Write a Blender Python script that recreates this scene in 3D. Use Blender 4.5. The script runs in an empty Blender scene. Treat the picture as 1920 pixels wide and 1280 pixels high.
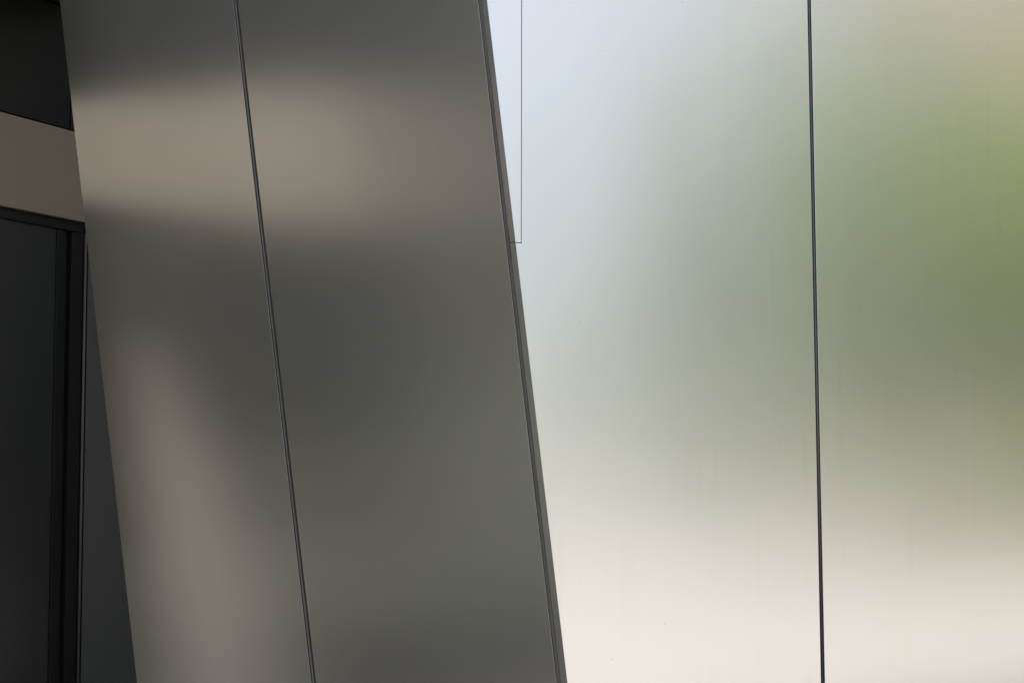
import bpy, bmesh, math, random
from mathutils import Vector, Matrix
random.seed(7)
R = math.radians
S = bpy.context.scene
COL = S.collection

# ------------------------------------------------------------------ camera
PITCH = math.atan(245 / 3307)
EYE = Vector((0, 0, 1.6))
cd = bpy.data.cameras.new('camera')
cam = bpy.data.objects.new('camera', cd)
COL.objects.link(cam)
cam.location = EYE
cam.rotation_euler = (R(90) + PITCH, 0, 0)
cd.sensor_width = 36
cd.lens = 36 * 3307 / 1920
cd.clip_start = 0.05
cd.clip_end = 3000
S.camera = cam

# ------------------------------------------------------------------ world, sun, exposure
SUN = Vector((-0.38, 0.13, 0.915)).normalized()
elev = math.asin(SUN.z)
azim = math.atan2(SUN.x, SUN.y)
w = bpy.data.worlds.new('World')
S.world = w
w.use_nodes = True
nt = w.node_tree
nt.nodes.clear()
sky = nt.nodes.new('ShaderNodeTexSky')
sky.sky_type = 'NISHITA'
sky.sun_disc = False
sky.sun_elevation = elev
sky.sun_rotation = azim % (2 * math.pi)
sky.air_density = 1.0
sky.dust_density = 1.5
sky.ozone_density = 1.0
bg = nt.nodes.new('ShaderNodeBackground')
bg.inputs['Strength'].default_value = 0.10
wo = nt.nodes.new('ShaderNodeOutputWorld')
# thin high cloud that whitens the blue a little, everywhere in the sky
tcw = nt.nodes.new('ShaderNodeTexCoord')
cn = nt.nodes.new('ShaderNodeTexNoise')
cn.inputs['Scale'].default_value = 2.2
cn.inputs['Detail'].default_value = 6
cr = nt.nodes.new('ShaderNodeMapRange')
cr.inputs['From Min'].default_value = 0.3
cr.inputs['From Max'].default_value = 0.75
cr.inputs['To Min'].default_value = 0.45
cr.inputs['To Max'].default_value = 0.85
cm = nt.nodes.new('ShaderNodeMixRGB')
cm.inputs['Color2'].default_value = (7.1, 7.5, 8.6, 1)
nt.links.new(tcw.outputs['Generated'], cn.inputs['Vector'])
nt.links.new(cn.outputs['Fac'], cr.inputs['Value'])
nt.links.new(cr.outputs['Result'], cm.inputs['Fac'])
nt.links.new(sky.outputs['Color'], cm.inputs['Color1'])
nt.links.new(cm.outputs['Color'], bg.inputs['Color'])
nt.links.new(bg.outputs['Background'], wo.inputs['Surface'])

sl = bpy.data.lights.new('sun', 'SUN')
sl.energy = 4.0
sl.angle = R(0.5)
sl.color = (1.0, 0.95, 0.87)
so = bpy.data.objects.new('sun', sl)
COL.objects.link(so)
so.rotation_euler = SUN.to_track_quat('Z', 'Y').to_euler()
so.location = (0, 0, 30)

S.view_settings.view_transform = 'Standard'
S.view_settings.look = 'None'
S.view_settings.gamma = 1
S.view_settings.use_curve_mapping = False
S.view_settings.exposure = 1.0
S.render.engine = 'CYCLES'
S.cycles.use_denoising = True
S.cycles.max_bounces = 8
S.cycles.sample_clamp_indirect = 8


# ------------------------------------------------------------------ materials
def mat(name, color, rough=0.8, metal=0.0, spec=None, vary=0.0, vscale=3.0, bump=0.0, bscale=40.0):
    m = bpy.data.materials.new(name)
    m.use_nodes = True
    t = m.node_tree
    b = t.nodes['Principled BSDF']
    b.inputs['Base Color'].default_value = (*color, 1)
    b.inputs['Roughness'].default_value = rough
    b.inputs['Metallic'].default_value = metal
    if spec is not None:
        b.inputs['Specular IOR Level'].default_value = spec
    tc = t.nodes.new('ShaderNodeTexCoord')
    if vary:
        n = t.nodes.new('ShaderNodeTexNoise')
        n.inputs['Scale'].default_value = vscale
        n.inputs['Detail'].default_value = 6
        r = t.nodes.new('ShaderNodeMapRange')
        r.inputs['To Min'].default_value = 1 - vary
        r.inputs['To Max'].default_value = 1 + vary
        v = t.nodes.new('ShaderNodeVectorMath')
        v.operation = 'SCALE'
        v.inputs[0].default_value = color
        t.links.new(tc.outputs['Object'], n.inputs['Vector'])
        t.links.new(n.outputs['Fac'], r.inputs['Value'])
        t.links.new(r.outputs['Result'], v.inputs['Scale'])
        t.links.new(v.outputs['Vector'], b.inputs['Base Color'])
    if bump:
        n = t.nodes.new('ShaderNodeTexNoise')
        n.inputs['Scale'].default_value = bscale
        n.inputs['Detail'].default_value = 4
        bp = t.nodes.new('ShaderNodeBump')
        bp.inputs['Strength'].default_value = bump
        bp.inputs['Distance'].default_value = 0.01
        t.links.new(tc.outputs['Object'], n.inputs['Vector'])
        t.links.new(n.outputs['Fac'], bp.inputs['Height'])
        t.links.new(bp.outputs['Normal'], b.inputs['Normal'])
    return m


def steel(name, color, rough, stain=0.0, wav=0.35):
    """bead-blasted stainless sheet: slight oil-canning, dirt specks and faint runs"""
    m = bpy.data.materials.new(name)
    m.use_nodes = True
    t = m.node_tree
    L = t.links.new
    b = t.nodes['Principled BSDF']
    b.inputs['Metallic'].default_value = 1
    tcn = t.nodes.new('ShaderNodeTexCoord')
    oi = t.nodes.new('ShaderNodeObjectInfo')
    ofs = t.nodes.new('ShaderNodeVectorMath')
    ofs.operation = 'MULTIPLY_ADD'
    cmb = t.nodes.new('ShaderNodeCombineXYZ')
    L(oi.outputs['Random'], cmb.inputs[0])
    L(oi.outputs['Random'], cmb.inputs[1])
    L(cmb.outputs[0], ofs.inputs[0])
    ofs.inputs[1].default_value = (23, 17, 0)
    L(tcn.outputs['Object'], ofs.inputs[2])

    class TC:
        outputs = {'Object': ofs.outputs[0]}
    tc = TC

    def noise(scale, detail=3, stretch=None):
        n = t.nodes.new('ShaderNodeTexNoise')
        n.inputs['Scale'].default_value = scale
        n.inputs['Detail'].default_value = detail
        if stretch:
            mp = t.nodes.new('ShaderNodeMapping')
            mp.inputs['Scale'].default_value = stretch
            L(tc.outputs['Object'], mp.inputs['Vector'])
            L(mp.outputs['Vector'], n.inputs['Vector'])
        else:
            L(tc.outputs['Object'], n.inputs['Vector'])
        return n

    def ramp(sock, a, c, lo, hi):
        r = t.nodes.new('ShaderNodeMapRange')
        r.interpolation_type = 'SMOOTHSTEP'
        r.inputs['From Min'].default_value = a
        r.inputs['From Max'].default_value = c
        r.inputs['To Min'].default_value = lo
        r.inputs['To Max'].default_value = hi
        L(sock, r.inputs['Value'])
        return r.outputs['Result']

    def mix(fac, c1, c2):
        x = t.nodes.new('ShaderNodeMixRGB')
        for s, v in ((x.inputs['Fac'], fac), (x.inputs['Color1'], c1), (x.inputs['Color2'], c2)):
            if hasattr(v, 'links'):
                L(v, s)
            elif isinstance(v, tuple):
                s.default_value = (*v, 1)
            else:
                s.default_value = v
        return x.outputs['Color']

    # specks: sparse voronoi dots, only some of the cells
    vo = t.nodes.new('ShaderNodeTexVoronoi')
    vo.inputs['Scale'].default_value = 9.0
    L(tc.outputs['Object'], vo.inputs['Vector'])
    sp = t.nodes.new('ShaderNodeSeparateColor')
    L(vo.outputs['Color'], sp.inputs['Color'])
    keep = ramp(sp.outputs['Red'], 0.45, 0.60, 0.0, 1.0)
    dot = ramp(vo.outputs['Distance'], 0.012, 0.055, 1.0, 0.0)
    mul = t.nodes.new('ShaderNodeMath')
    mul.operation = 'MULTIPLY'
    L(keep, mul.inputs[0])
    L(dot, mul.inputs[1])
    mul2 = t.nodes.new('ShaderNodeMath')
    mul2.operation = 'MULTIPLY'
    L(mul.outputs[0], mul2.inputs[0])
    mul2.inputs[1].default_value = 0.32
    # faint runs of dirty water, long in z
    n = noise(1.0, 1, (14.0, 14.0, 0.55))
    run = ramp(n.outputs['Fac'], 0.48, 1.0, 0.0, stain)
    n3 = noise(2.0, 2)
    patch = ramp(n3.outputs['Fac'], 0.45, 0.65, 0.0, 1.0)
    rp = t.nodes.new('ShaderNodeMath')
    rp.operation = 'MULTIPLY'
    L(run, rp.inputs[0])
    L(patch, rp.inputs[1])
    c = mix(rp.outputs[0], color, tuple(v * f for v, f in zip(color, (0.80, 0.70, 0.58))))
    c = mix(mul2.outputs[0], c, (0.12, 0.11, 0.09))
    L(c, b.inputs['Base Color'])
    n4 = noise(1.3, 1, (6.0, 6.0, 1.0))
    L(ramp(n4.outputs['Fac'], 0.2, 0.8, rough - 0.0015, rough + 0.0015), b.inputs['Roughness'])
    # oil canning: long shallow waves of the sheet, and the blasted grain
    n2 = noise(0.9, 1)
    bp = t.nodes.new('ShaderNodeBump')
    bp.inputs['Strength'].default_value = 1.0
    bp.inputs['Distance'].default_value = 0.02 * wav
    L(n2.outputs['Fac'], bp.inputs['Height'])
    L(bp.outputs['Normal'], b.inputs['Normal'])
    return m


M = {}
M['steel'] = steel('blasted_steel', (0.70, 0.695, 0.68), 0.285, 0.30)
M['steel_dark'] = steel('shaded_side_steel', (0.70, 0.685, 0.634), 0.255, 0.08)
M['cap'] = steel('edge_cap_steel', (0.66, 0.64, 0.60), 0.26, 0.1, 0.1)
M['rubber'] = mat('grey_gasket', (0.055, 0.054, 0.053), 0.42, 0, 0.6, 0.15, 8)
M['black'] = mat('black_backing', (0.012, 0.012, 0.012), 0.9)
M['soffit'] = mat('painted_dark_metal', (0.030, 0.032, 0.031), 0.42, 0, 0.4, 0.12, 2)
M['glass'] = mat('tinted_glass', (0.027, 0.030, 0.026), 0.3, 0, 0.5, 0.1, 1)
M['trim'] = mat('bronze_trim', (0.009, 0.008, 0.0075), 0.5, 0, 0.3)
M['bead'] = mat('brass_bead', (0.11, 0.093, 0.076), 0.6, 0, 0.3)
M['beige'] = mat('beige_render', (0.53, 0.47, 0.385), 0.75, 0, 0.3, 0.06, 2, 0.15, 60)
M['beige_light'] = mat('pale_render', (0.76, 0.67, 0.57), 0.75, 0, 0.3, 0.06, 2, 0.15, 60)
M['beige_shade'] = mat('shaded_beige_render', (0.225, 0.187, 0.132), 0.5, 0, 0.4, 0.06, 2)  # band colour with the shade of the wing's corner painted in
M['upper'] = mat('black_green_metal', (0.008, 0.009, 0.008), 0.45, 0, 0.3, 0.06, 2)
M['midgrey'] = mat('mid_grey_cladding', (0.12, 0.118, 0.105), 0.6, 0, 0.4, 0.08, 2)
M['umber'] = mat('umber_cladding', (0.108, 0.103, 0.091), 0.6, 0, 0.4, 0.08, 2)
M['taupe'] = mat('taupe_render', (0.27, 0.245, 0.205), 0.75, 0, 0.3, 0.08, 2)
M['greywall'] = mat('warm_grey_cladding', (0.20, 0.20, 0.175), 0.6, 0, 0.4, 0.08, 2)
M['paving'] = mat('pale_paving', (0.45, 0.426, 0.395), 0.85, 0, 0.2, 0.12, 0.6)
M['town_beige'] = mat('town_render_beige', (0.42, 0.35, 0.275), 0.85, 0, 0.2, 0.06, 0.5)
M['town_grey'] = mat('town_render_grey', (0.38, 0.38, 0.37), 0.85, 0, 0.2, 0.06, 0.5)
M['bark'] = mat('bark', (0.10, 0.075, 0.05), 0.9, 0, 0.2, 0.25, 8, 0.6, 30)
M['hill'] = mat('hazy_wooded_hill', (0.17, 0.19, 0.155), 0.95, 0, 0.1, 0.3, 0.05)  # distant haze is put into this lightened colour


def leafmat(name, ca, cb, ct):
    m = bpy.data.materials.new(name)
    m.use_nodes = True
    t = m.node_tree
    b = t.nodes['Principled BSDF']
    b.inputs['Roughness'].default_value = 0.5
    oi = t.nodes.new('ShaderNodeNewGeometry')
    cr = t.nodes.new('ShaderNodeMixRGB')
    cr.inputs['Color1'].default_value = (*ca, 1)
    cr.inputs['Color2'].default_value = (*cb, 1)
    t.links.new(oi.outputs['Random Per Island'], cr.inputs['Fac'])
    t.links.new(cr.outputs['Color'], b.inputs['Base Color'])
    tr = t.nodes.new('ShaderNodeBsdfTranslucent')
    tr.inputs['Color'].default_value = (*ct, 1)
    mx = t.nodes.new('ShaderNodeMixShader')
    mx.inputs['Fac'].default_value = 0.45
    o = t.nodes['Material Output']
    t.links.new(b.outputs['BSDF'], mx.inputs[1])
    t.links.new(tr.outputs['BSDF'], mx.inputs[2])
    t.links.new(mx.outputs['Shader'], o.inputs['Surface'])
    return m


M['leaf'] = leafmat('leaf', (0.13, 0.20, 0.055), (0.18, 0.255, 0.065), (0.40, 0.56, 0.11))
M['lime_leaf'] = leafmat('lime_leaf', (0.25, 0.33, 0.06), (0.34, 0.41, 0.075), (0.60, 0.70, 0.12))


# ------------------------------------------------------------------ helpers
def link(name, me, m=None, parent=None, bevel=0.0, smooth=False):
    o = bpy.data.objects.new(name, me)
    COL.objects.link(o)
    if m:
        me.materials.append(m)
    if parent:
        o.parent = parent
    if bevel:
        b = o.modifiers.new('bevel', 'BEVEL')
        b.width = bevel
        b.segments = 2
        b.limit_method = 'ANGLE'
    if smooth:
        for p in me.polygons:
            p.use_smooth = True
    return o


def thing(name, label, cat, loc=(0, 0, 0), group=None):
    o = bpy.data.objects.new(name, None)
    COL.objects.link(o)
    o.location = loc
    o['label'] = label
    o['category'] = cat
    if group:
        o['group'] = group
    return o


def mesh_from(name, verts, faces):
    me = bpy.data.meshes.new(name)
    me.from_pydata([tuple(v) for v in verts], [], faces)
    me.update()
    bm = bmesh.new()
    bm.from_mesh(me)
    bmesh.ops.recalc_face_normals(bm, faces=bm.faces)
    bm.to_mesh(me)
    bm.free()
    return me


def slab(name, poly, back, m, parent, bevel=0.0):
    """a solid sheet: front outline POLY (3-D points), pushed back by the vector BACK (one vector, or one per corner)"""
    n = len(poly)
    base = Vector(parent.location) if parent else Vector((0, 0, 0))
    bs = back if isinstance(back, (list, tuple)) else [back] * n
    vs = [p - base for p in poly] + [p + b - base for p, b in zip(poly, bs)]
    fs = [list(range(n)), list(range(2 * n - 1, n - 1, -1))]
    fs += [[i, i + n, (i + 1) % n + n, (i + 1) % n] for i in range(n)]
    return link(name, mesh_from(name, vs, fs), m, parent, bevel)


def rod(name, a, b, r, m, parent, out, k=10):
    """a round bar from A to B"""
    base = Vector(parent.location)
    ax = (b - a).normalized()
    u = (out - ax * out.dot(ax)).normalized()
    v = ax.cross(u)
    vs = []
    for p in (a, b):
        for i in range(k):
            t = 2 * math.pi * i / k
            vs.append(p - base + (u * math.cos(t) + v * math.sin(t)) * r)
    fs = [[i, (i + 1) % k, (i + 1) % k + k, i + k] for i in range(k)]
    fs += [list(range(k)), list(range(2 * k - 1, k - 1, -1))]
    o = link(name, mesh_from(name, vs, fs), m, parent)
    for p in o.data.polygons:
        p.use_smooth = len(p.vertices) == 4
    return o


def box(name, lo, hi, m, parent=None, bevel=0.0):
    base = Vector(parent.location) if parent else Vector((0, 0, 0))
    p = [Vector((lo[0], lo[1], lo[2])), Vector((hi[0], lo[1], lo[2])), Vector((hi[0], lo[1], hi[2])), Vector((lo[0], lo[1], hi[2]))]
    return slab(name, p, Vector((0, hi[1] - lo[1], 0)), m, parent, bevel)


# measured lines of sight: where a joint of the photograph runs on a wall's plane
def sight(px, py):
    d = Vector((px - 960,
                3307 * math.cos(PITCH) - (640 - py) * math.sin(PITCH),
                3307 * math.sin(PITCH) + (640 - py) * math.cos(PITCH)))
    return d.normalized()


class Plane:
    def __init__(s, q, n):
        s.q, s.n = Vector(q), Vector(n).normalized()
        s.t = Vector((0, 0, 1)).cross(s.n).normalized() * 1.0     # horizontal, to the right when seen from the front

    def at(s, px, py):
        d = sight(px, py)
        return EYE + d * ((s.q - EYE).dot(s.n) / d.dot(s.n))

    def line(s, x0, x1):
        """the line through image points (x0, 0) and (x1, 1280), as a function of height"""
        a, b = s.at(x0, 0), s.at(x1, 1280)
        return lambda z: a + (b - a) * ((z - a.z) / (b.z - a.z))


def yawn(deg):
    return Vector((math.sin(R(deg)), math.cos(R(deg)), 0))


# ------------------------------------------------------------------ ground
gm = mesh_from('ground', [(-900, -900, 0), (900, -900, 0), (900, 900, 0), (-900, 900, 0)], [[0, 1, 2, 3]])
g = link('ground', gm, M['paving'])
g['kind'] = 'structure'

# ------------------------------------------------------------------ bright steel wall (right)
RP = Plane((0, 6.6, 1.6), (math.cos(R(45)), -math.sin(R(45)), 0))
rt = RP.t
if rt.x < 0:
    rt = -rt
RTOP = 4.6
back = -RP.n
bw = thing('steel_clad_wall', 'bright satin steel wall reflecting pale sky and green trees, right of the leaning pier', 'wall', (2.0, 8.6, 0))


def rpt(u, z, d=0.0):
    return Vector((0, 6.6, 0)) + rt * u + Vector((0, 0, z)) - RP.n * d


j0, j1 = RP.line(1513.9, 1539.5), RP.line(1521.0, 1547.0)
sx0, sx1 = RP.line(977.6, 975.6), RP.line(978.9, 976.9)
pa, pb = RP.at(954, 453.2), RP.at(977, 456.0)


def seamz(p):      # height of the short level seam, as a function of the run along the wall
    ua, ub = (pa - rpt(0, 0)).dot(rt), (pb - rpt(0, 0)).dot(rt)
    u = (p - rpt(0, 0)).dot(rt)
    return pa.z + (pb.z - pa.z) * (u - ua) / (ub - ua)


def UL(z):
    return 0.10 - 0.10 * z


zl = 1.6 + (seamz(rpt(0, 0)) - 1.6) * 1.0
zc = seamz(rpt(0.01, 0))
zleft = zc
GAP = 0.0028
# big panel with a notch for the small one at its upper left
c1 = sx1(zc)
poly = [rpt(UL(0), 0.02), j0(0.02), j0(RTOP), sx1(RTOP), sx1(zc), rpt(UL(zleft), zleft)]
slab('panel', poly, back * 0.004, M['steel'], bw, 0.0012)
slab('notch_panel', [rpt(UL(zleft), zleft + GAP), sx0(zc + GAP), sx0(RTOP), rpt(UL(RTOP), RTOP)], back * 0.004, M['steel'], bw, 0.0008)
uj = (j1(3) - rpt(0, 0)).dot(rt)
edges = [uj + 2.0 * i for i in range(1, 5)]
prev = j1
for i, e in enumerate(edges):
    l0 = (lambda z, e=e: rpt(e - 0.015, z))
    l1 = (lambda z, e=e: rpt(e + 0.015, z))
    slab('panel', [prev(0.02), l0(0.02), l0(RTOP), prev(RTOP)], back * 0.004, M['steel'], bw, 0.0012)
    prev = l1
slab('wall_core', [rpt(UL(0), 0, .036), rpt(uj + 8.0, 0, .036), rpt(uj + 8.0, RTOP + .05, .036), rpt(UL(RTOP), RTOP + .05, .036)], back * 0.5, M['black'], bw)
mid = lambda z: (j0(z) * 0.08 + j1(z) * 0.92)
rod('gasket', mid(0.02) + back * 0.012, mid(RTOP) + back * 0.013, 0.0064, M['rubber'], bw, RP.n, 14)
for e in edges[:-1]:
    rod('gasket', rpt(e, 0.02, .012), rpt(e, RTOP, .012), 00.0062, M['rubber'], bw, RP.n, 14)
slab('coping', [rpt(UL(RTOP), RTOP + .05, -.03), rpt(uj + 8.0, RTOP + .05, -.03), rpt(uj + 8.0, RTOP + .12, -.03), rpt(UL(RTOP), RTOP + .12, -.03)], back * 0.6, M['steel'], bw, .003)

# ------------------------------------------------------------------ leaning steel pier (middle)
A, LEAN = R(50), R(1.1)
PN = Vector((-math.sin(A) * math.cos(LEAN), -math.cos(A) * math.cos(LEAN), -math.sin(LEAN)))
PP = Plane((0, 6.0, 1.6), PN)
PTOP = 4.75
pr = thing('leaning_pier', 'dark reflective steel pier leaning left, with two broad panels and a narrow edge strip', 'pier', (-0.9, 7.3, 0))
pback = -PP.n
Ls = dict(l=PP.line(112, 257), a=PP.line(436.8, 583.6), b=PP.line(445.0, 592.6), c=PP.line(895.6, 1043.4), d=PP.line(903.0, 1051.8), r=PP.line(913.2, 1064.2))


def quad(l0, l1, z0=0.02, z1=PTOP, d=0.0):
    return [l0(z0) + pback * d, l1(z0) + pback * d, l1(z1) + pback * d, l0(z1) + pback * d]


slab('panel', quad(Ls['l'], Ls['a']), pback * 0.0012, M['steel_dark'], pr, 0.0004)
slab('panel', quad(Ls['b'], Ls['c']), pback * 0.0012, M['steel_dark'], pr, 0.0004)
zs = PP.at(958, 455.0).z
for z0, z1 in ((0.02, zs - .0015), (zs + .0015, PTOP)):
    slab('edge_strip', quad(Ls['d'], Ls['r'], z0, z1), [pback * .02, Vector((-.006, .02, 0)), Vector((-.006, .02, 0)), pback * .02], M['cap'], pr, 0.0008)
def deeper(p, d):
    return p + (p - EYE).normalized() * d


l9, l10 = PP.line(903.6, 1052.4), PP.line(912.4, 1063.4)
seam_back = [deeper(l9(zs - .05), .022), deeper(l10(zs - .05), .022), deeper(l10(zs + .05), .022), deeper(l9(zs + .05), .022)]
slab('seam_backing', seam_back, Vector((0, .004, 0)), M['black'], pr)
ga0, ga1 = PP.line(437.2, 584.2), PP.line(440.2, 587.4)
slab('joint_strip', quad(ga0, ga1, d=.004), pback * 0.02, M['rubber'], pr, 0.001)
gb0, gb1 = PP.line(895.7, 1043.6), PP.line(897.3, 1045.3)
gb2, gb3 = PP.line(897.9, 1046.0), PP.line(899.6, 1047.8)
slab('joint_strip', quad(gb0, gb1, d=.003), pback * 0.02, M['rubber'], pr, 0.0008)
slab('joint_strip', quad(gb2, gb3, d=.003), pback * 0.02, M['rubber'], pr, 0.0008)
cl = PP.line(112, 257)
cr_ = PP.line(892.0, 1041.5)
core = quad(cl, cr_, 0.0, PTOP - .01, .0215)
e0, e1 = Ls['r'](4.7), Ls['r'](PTOP)
slab('edge_infill', [e0, rpt(-.40, PTOP), e1], Vector((.1, .3, 0)), M['cap'], pr)
slab('pier_core', core, [Vector((.12, .62, 0)), Vector((-.05, .95, 0)), Vector((.02, .10, 0)), Vector((.12, .62, 0))], M['black'], pr)

# ------------------------------------------------------------------ courtyard wing (far left), runs back on the left
WQ = Vector((-2.6, 10.5, 0))
wt = yawn(25)
wn = Vector((math.cos(R(25)), -math.sin(R(25)), 0))
WP = Plane(WQ, wn)


def wpt(u, z, d=0.0):
    return WQ + wt * u + Vector((0, 0, z)) + wn * d


wing = thing('courtyard_wing', 'dark glazed wing with a beige band, at the far left behind the leaning pier', 'building', tuple(wpt(-5, 0)))
ZB0, ZB1 = 3.10, 3.63
UC = 0.05        # the wing's inner corner


def wbox(name, u0, u1, z0, z1, d0, d1, m, bevel=0.0, parent=None):
    p = parent or wing
    return slab(name, [wpt(u0, z0, d1), wpt(u1, z0, d1), wpt(u1, z1, d1), wpt(u0, z1, d1)], wn * (d0 - d1), m, p, bevel)


WTOP = 5.2
UE = -4.2       # past this the wing is clad in warm grey
wbox('wall', -14, UC, 0, WTOP, -3.0, -.06, M['black'])
# upper dark metal panels
for u0, u1 in ((UE, -2.95), (-2.93, -1.75), (-1.73, -.10), (-.085, UC)):
    wbox('upper_panel', u0, u1, ZB1 + .012, 4.36, -.05, 0, M['upper' if u0 > -1.74 else 'soffit'], .002)
    wbox('upper_panel', u0, u1, 4.38, WTOP, -.05, 0, M['upper' if u0 > -1.74 else 'soffit'], .002)
# beige band; the inner corner panel is coloured darker for shade
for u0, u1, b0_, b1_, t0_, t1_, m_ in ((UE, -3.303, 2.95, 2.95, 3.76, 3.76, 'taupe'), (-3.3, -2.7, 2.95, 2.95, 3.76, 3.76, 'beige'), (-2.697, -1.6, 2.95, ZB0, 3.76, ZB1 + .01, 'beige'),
                                 (-1.597, -.97, ZB0, ZB0, ZB1, ZB1, 'beige'), (-.967, UC, ZB0, ZB0, ZB1, ZB1, 'beige_shade')):
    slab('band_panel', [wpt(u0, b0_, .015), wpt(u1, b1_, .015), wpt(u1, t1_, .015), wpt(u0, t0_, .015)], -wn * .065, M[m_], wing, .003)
wbox('drip_trim', -1.6, UC, ZB0 - .062, ZB0 - .004, -.05, -.012, M['trim'])
# glazing below the band
for u0, u1 in ((-.98, -.167),):
    wbox('glass_pane', u0, u1, .12, ZB0 - .064, -.05, -.03, M['glass'], .001)
wbox('mullion', -.165, -.115, 0, ZB0 - .064, -.05, -.018, M['upper'], .003)
wbox('mullion', -.112, -.07, 0, ZB0 - .064, -.05, -.03, M['trim'], .003)
wbox('mullion', -.03, UC + .02, 0, ZB0 - .064, -.05, -.02, M['trim'], .003)
rod('corner_bead', wpt(UC + .045, 0, -.02), wpt(UC + .045, ZB0 - .064, -.02), .008, M['bead'], wing, wn)
wbox('glass_pane', -1.75, -1.0, .12, ZB0 - .064, -.05, -.03, M['glass'], .001)
wbox('lower_panel', -3.60, -2.40, 1.75, 2.93, -.05, -.02, M['glass'], .001)
wbox('lower_panel', -2.39, -1.77, 1.75, 2.98, -.05, -.02, M['umber'], .001)
wbox('lower_panel', -3.60, -1.77, 1.20, 1.74, -.05, -.01, M['midgrey'], .001)
wbox('lower_panel', -3.60, -1.77, .62, 1.19, -.05, 0, M['greywall'], .002)
wbox('plinth', -9, -2.9, 0, .60, -.05, .02, M['soffit'], .002)
wbox('plinth', -2.89, -1.77, 0, .60, -.05, .02, M['greywall'], .002)
wbox('shade_canopy', -1.5, -.02, 4.42, 4.6, 0.002, 1.0, M['soffit'], .004)  # unseen overhang, added to keep sky light off the wing's corner
# slanting beige buttress
b0 = [wpt(-2.66, 0, .10), wpt(-2.27, 0, .10), wpt(-2.03, 1.7, .10), wpt(-1.97, 2.4, .10), wpt(-1.99, 2.4, .10), wpt(-2.34, 1.6, .10), wpt(-2.58, .9, .10)]
slab('buttress', b0, -wn * .12, M['beige_light'], wing, .006)
for i in range(6):
    u1 = UE - .01 - i * 1.6
    wbox('cladding_panel', u1 - 1.58, u1, .62, 2.4, -.05, 0, M['greywall'], .002)
    wbox('cladding_panel', u1 - 1.58, u1, 2.42, WTOP, -.05, 0, M['midgrey'], .002)
wbox('lower_panel', UE, -3.61, .62, 2.0, -.05, 0, M['greywall'], .002)
wbox('lower_panel', UE, -3.61, 2.01, 2.93, -.05, 0, M['midgrey'], .002)
wbox('roof_edge', -14, UC, WTOP, WTOP + .15, -3.0, .06, M['soffit'], .004)

# recessed dark wall behind the gap
c0 = wpt(UC + .05, 0, -.02)
t3 = yawn(78)
n3 = Vector((-math.cos(R(78)), 0, 0))
n3 = Vector((t3.y, -t3.x, 0))
rw = thing('recess_wall', 'dark slate metal wall deep in the narrow gap left of the leaning pier', 'wall', tuple(c0 + t3 * 1.5))


def r3(u, z, d=0.0):
    return c0 + t3 * u + Vector((0, 0, z)) + n3 * d


M['slate'] = mat('slate_metal', (0.034, 0.034, 0.029), 0.5, 0, 0.5, 0.1, 2)
for u0, u1 in ((0.012, 1.4), (1.41, 2.8)):
    slab('panel', [r3(u0, 0), r3(u1, 0), r3(u1, ZB0 - .064), r3(u0, ZB0 - .064)], -n3 * .03, M['slate'], rw, .002)
slab('wall_core', [r3(-.5, 0, -.032), r3(2.8, 0, -.032), r3(2.8, 5.2, -.032), r3(-.5, 5.2, -.032)], -n3 * .3, M['black'], rw)


# ------------------------------------------------------------------ trees on the plaza (seen as green in the steel)
def tree_mesh(seed, h, rad, base, nleaf, leaf='leaf'):
    rnd = random.Random(seed)
    # trunk and limbs
    bm = bmesh.new()

    def limb(a, b, r0, r1, k=7):
        ax = (b - a).normalized()
        u = ax.orthogonal().normalized()
        v = ax.cross(u)
        rings = []
        for p, r in ((a, r0), ((a + b) / 2 + u * r0 * .5, (r0 + r1) / 2), (b, r1)):
            rings.append([bm.verts.new(p + (u * math.cos(6.2832 * i / k) + v * math.sin(6.2832 * i / k)) * r) for i in range(k)])
        for x, y in zip(rings, rings[1:]):
            for i in range(k):
                bm.faces.new((x[i], x[(i + 1) % k], y[(i + 1) % k], y[i]))
    limb(Vector((0, 0, 0)), Vector((.1, 0, base + .6)), .20, .13)
    tips = []
    for i in range(9):
        an = i * 2.4 + rnd.random()
        s = Vector((.1, 0, base * .7 + i * .25))
        e = Vector((math.cos(an) * rad * .6, math.sin(an) * rad * .6, base + (h - base) * (.3 + .6 * rnd.random())))
        limb(s, e, .07, .02, 5)
        tips.append(e)
    tm = bpy.data.meshes.new('trunk')
    bm.to_mesh(tm)
    bm.free()
    # leaf clumps
    clumps = []
    for i in range(52):
        while True:
            p = Vector((rnd.uniform(-1, 1), rnd.uniform(-1, 1), rnd.uniform(-1, 1)))
            if p.length < 1:
                break
        c = Vector((p.x * rad * .85, p.y * rad * .85, (h + base) / 2 + p.z * (h - base) / 2 * .9))
        clumps.append((c, rnd.uniform(.45, .95) * rad * .42))
    vs, fs = [], []
    for i in range(nleaf):
        c, r = rnd.choice(clumps)
        d = Vector((rnd.gauss(0, 1), rnd.gauss(0, 1), rnd.gauss(0, 1))).normalized() * r * rnd.random() ** .4
        p = c + d
        a = Vector((rnd.gauss(0, 1), rnd.gauss(0, 1), rnd.gauss(0, .6))).normalized()
        b = a.orthogonal().normalized()
        s = rnd.uniform(.13, .23)
        k = len(vs)
        vs += [p - a * s, p + b * s * .5, p + a * s, p - b * s * .5]
        fs.append([k, k + 1, k + 2, k + 3])
    cm_ = bpy.data.meshes.new('crown')
    cm_.from_pydata([tuple(v) for v in vs], [], fs)
    tm.materials.append(M['bark'])
    cm_.materials.append(M[leaf])
    return tm, cm_


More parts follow.
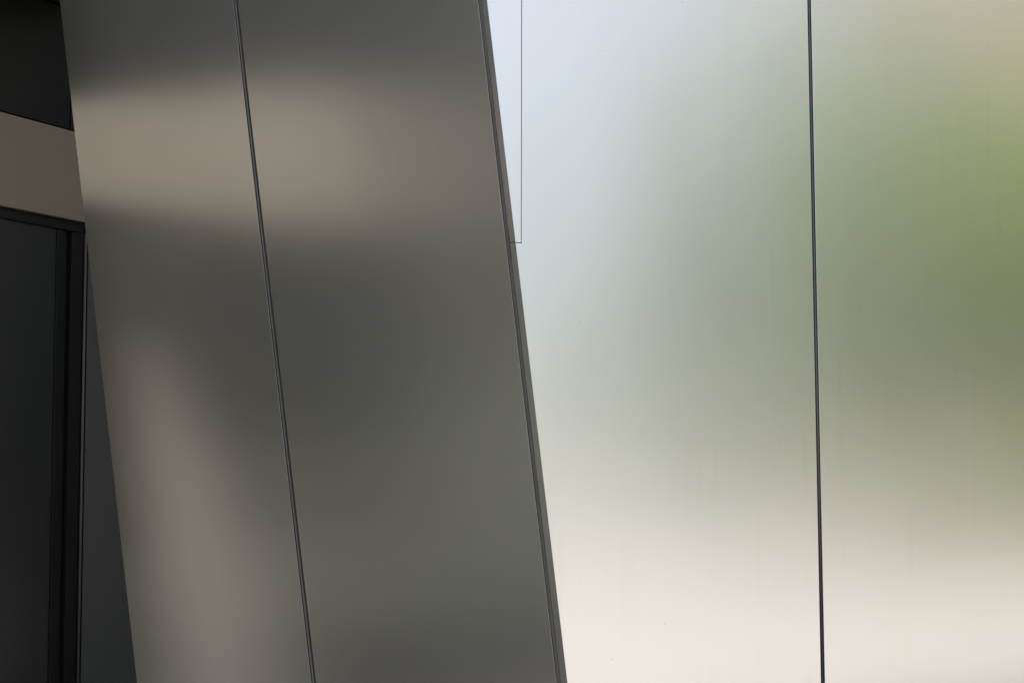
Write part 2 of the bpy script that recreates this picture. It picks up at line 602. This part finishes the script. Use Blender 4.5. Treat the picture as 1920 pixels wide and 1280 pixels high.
kinds = [tree_mesh(3, 7.5, 2.9, 1.75, 24000), tree_mesh(5, 6.6, 2.8, 1.55, 22000, 'lime_leaf')]
tree_spots = [
    (33.0, 8.3, 1, 0.75, 'smaller plaza tree at the south end of the row'),
    (24.5, 11.6, 0, 1.30, 'broad plaza tree nearest the end of the tree row'),
    (24.5, 16.6, 1, 1.36, 'second plaza tree in the row east of the steel wall'),
    (24.0, 22.4, 1, 1.36, 'third plaza tree in the row east of the steel wall'),
    (27.0, 28.0, 1, 1.45, 'last plaza tree at the north end of the row'),
    (30.0, 15.0, 1, 1.36, 'tree behind the gap between the first two row trees'),
    (31.0, 21.2, 0, 1.45, 'tree standing behind the third row tree'),
    (20.5, 14.6, 1, .42, 'low lime green bush in front of the first row tree'),
    (20.8, 17.4, 1, .46, 'low lime green bush between the first and second row trees'),
    (20.4, 20.4, 1, .44, 'low lime green bush in front of the third row tree'),
    (44.0, -22.0, 0, 1.2, 'lone tree far to the south across the plaza'),
    (12.0, -36.0, 1, 1.2, 'tree far behind the viewer, right of the plaza centre'),
    (-9.0, -33.0, 0, 1.15, 'tree far behind the viewer, left of the plaza centre'),
]
for x, y, k, s, lab in tree_spots:
    if s < .6:
        t = thing('bush', lab, 'bush', (x, y, -.4), 'bushes in front of the tree row')
    else:
        t = thing('plaza_tree', lab, 'tree', (x, y, 0), 'trees on the plaza')
    t.scale = (s, s, s)
    t.rotation_euler.z = (x * 7.3 + y) % 6.28
    for nm, me in zip(('trunk', 'crown'), kinds[k]):
        o = bpy.data.objects.new(nm, me)
        COL.objects.link(o)
        o.parent = t


# ------------------------------------------------------------------ buildings round the plaza
def building(name, label, x0, y0, x1, y1, h, m, nx, nz, face):
    b = thing(name, label, 'building', ((x0 + x1) / 2, (y0 + y1) / 2, 0))
    box('wall', (x0, y0, 0), (x1, y1, h), m, b)
    box('parapet', (x0 - .2, y0 - .2, h), (x1 + .2, y1 + .2, h + .6), m, b)
    wm = None
    for i in range(nx):
        for j in range(nz):
            z = 1.2 + j * (h - 1.5) / nz
            if face == 'x':
                yy = y0 + (i + .5) * (y1 - y0) / nx
                loc = (x0 - .02, yy, z)
            else:
                xx = x0 + (i + .5) * (x1 - x0) / nx
                loc = (xx, y1 + .02, z)
            if wm is None:
                ww, hh = .6, 1.5
                if face == 'x':
                    v = [(0, -ww, 0), (0, ww, 0), (0, ww, hh), (0, -ww, hh), (-.05, -ww, 0), (-.05, ww, 0), (-.05, ww, hh), (-.05, -ww, hh)]
                else:
                    v = [(-ww, 0, 0), (ww, 0, 0), (ww, 0, hh), (-ww, 0, hh), (-ww, .05, 0), (ww, .05, 0), (ww, .05, hh), (-ww, .05, hh)]
                wm = mesh_from('window', v, [[0, 1, 2, 3], [4, 5, 6, 7], [0, 1, 5, 4], [1, 2, 6, 5], [2, 3, 7, 6], [3, 0, 4, 7]])
                wm.materials.append(M['glass'])
            o = bpy.data.objects.new('window', wm)
            COL.objects.link(o)
            o.parent = b
            o.location = Vector(loc) - Vector(b.location)
    return b


# low wooded ridge on the horizon, all round the east and south
hv, hf = [], []
NH = 90
for i in range(NH + 1):
    a = R(20 + 190 * i / NH)
    hh = 11 + 4 * math.sin(i * .31) + 2.5 * math.sin(i * .83 + 1) + 2 * math.sin(i * 2.1)
    for r_, z_ in ((230, -1), (262, hh * .6), (300, hh), (380, hh * .8), (420, -1)):
        hv.append((math.sin(a) * r_, math.cos(a) * r_, z_ + (1.2 * math.sin(i * 3.7 + r_) if z_ > 0 else 0)))
for i in range(NH):
    for j in range(4):
        k = i * 5 + j
        hf.append([k, k + 1, k + 6, k + 5])
ho = link('hills', mesh_from('hills', hv, hf), M['hill'], smooth=True)
ho['kind'] = 'structure'

building('office_block', 'tall beige office block rising behind the plaza trees', 44, 16.5, 60, 60, 30, M['town_beige'], 7, 6, 'x')
building('town_house', 'low grey building far across the plaza to the east', 120, -20, 140, 12, 8, M['town_grey'], 6, 2, 'x')
building('apartment_house', 'long grey apartment house closing the plaza behind the viewer', -40, -70, 40, -56, 13, M['town_grey'], 12, 4, 'y')
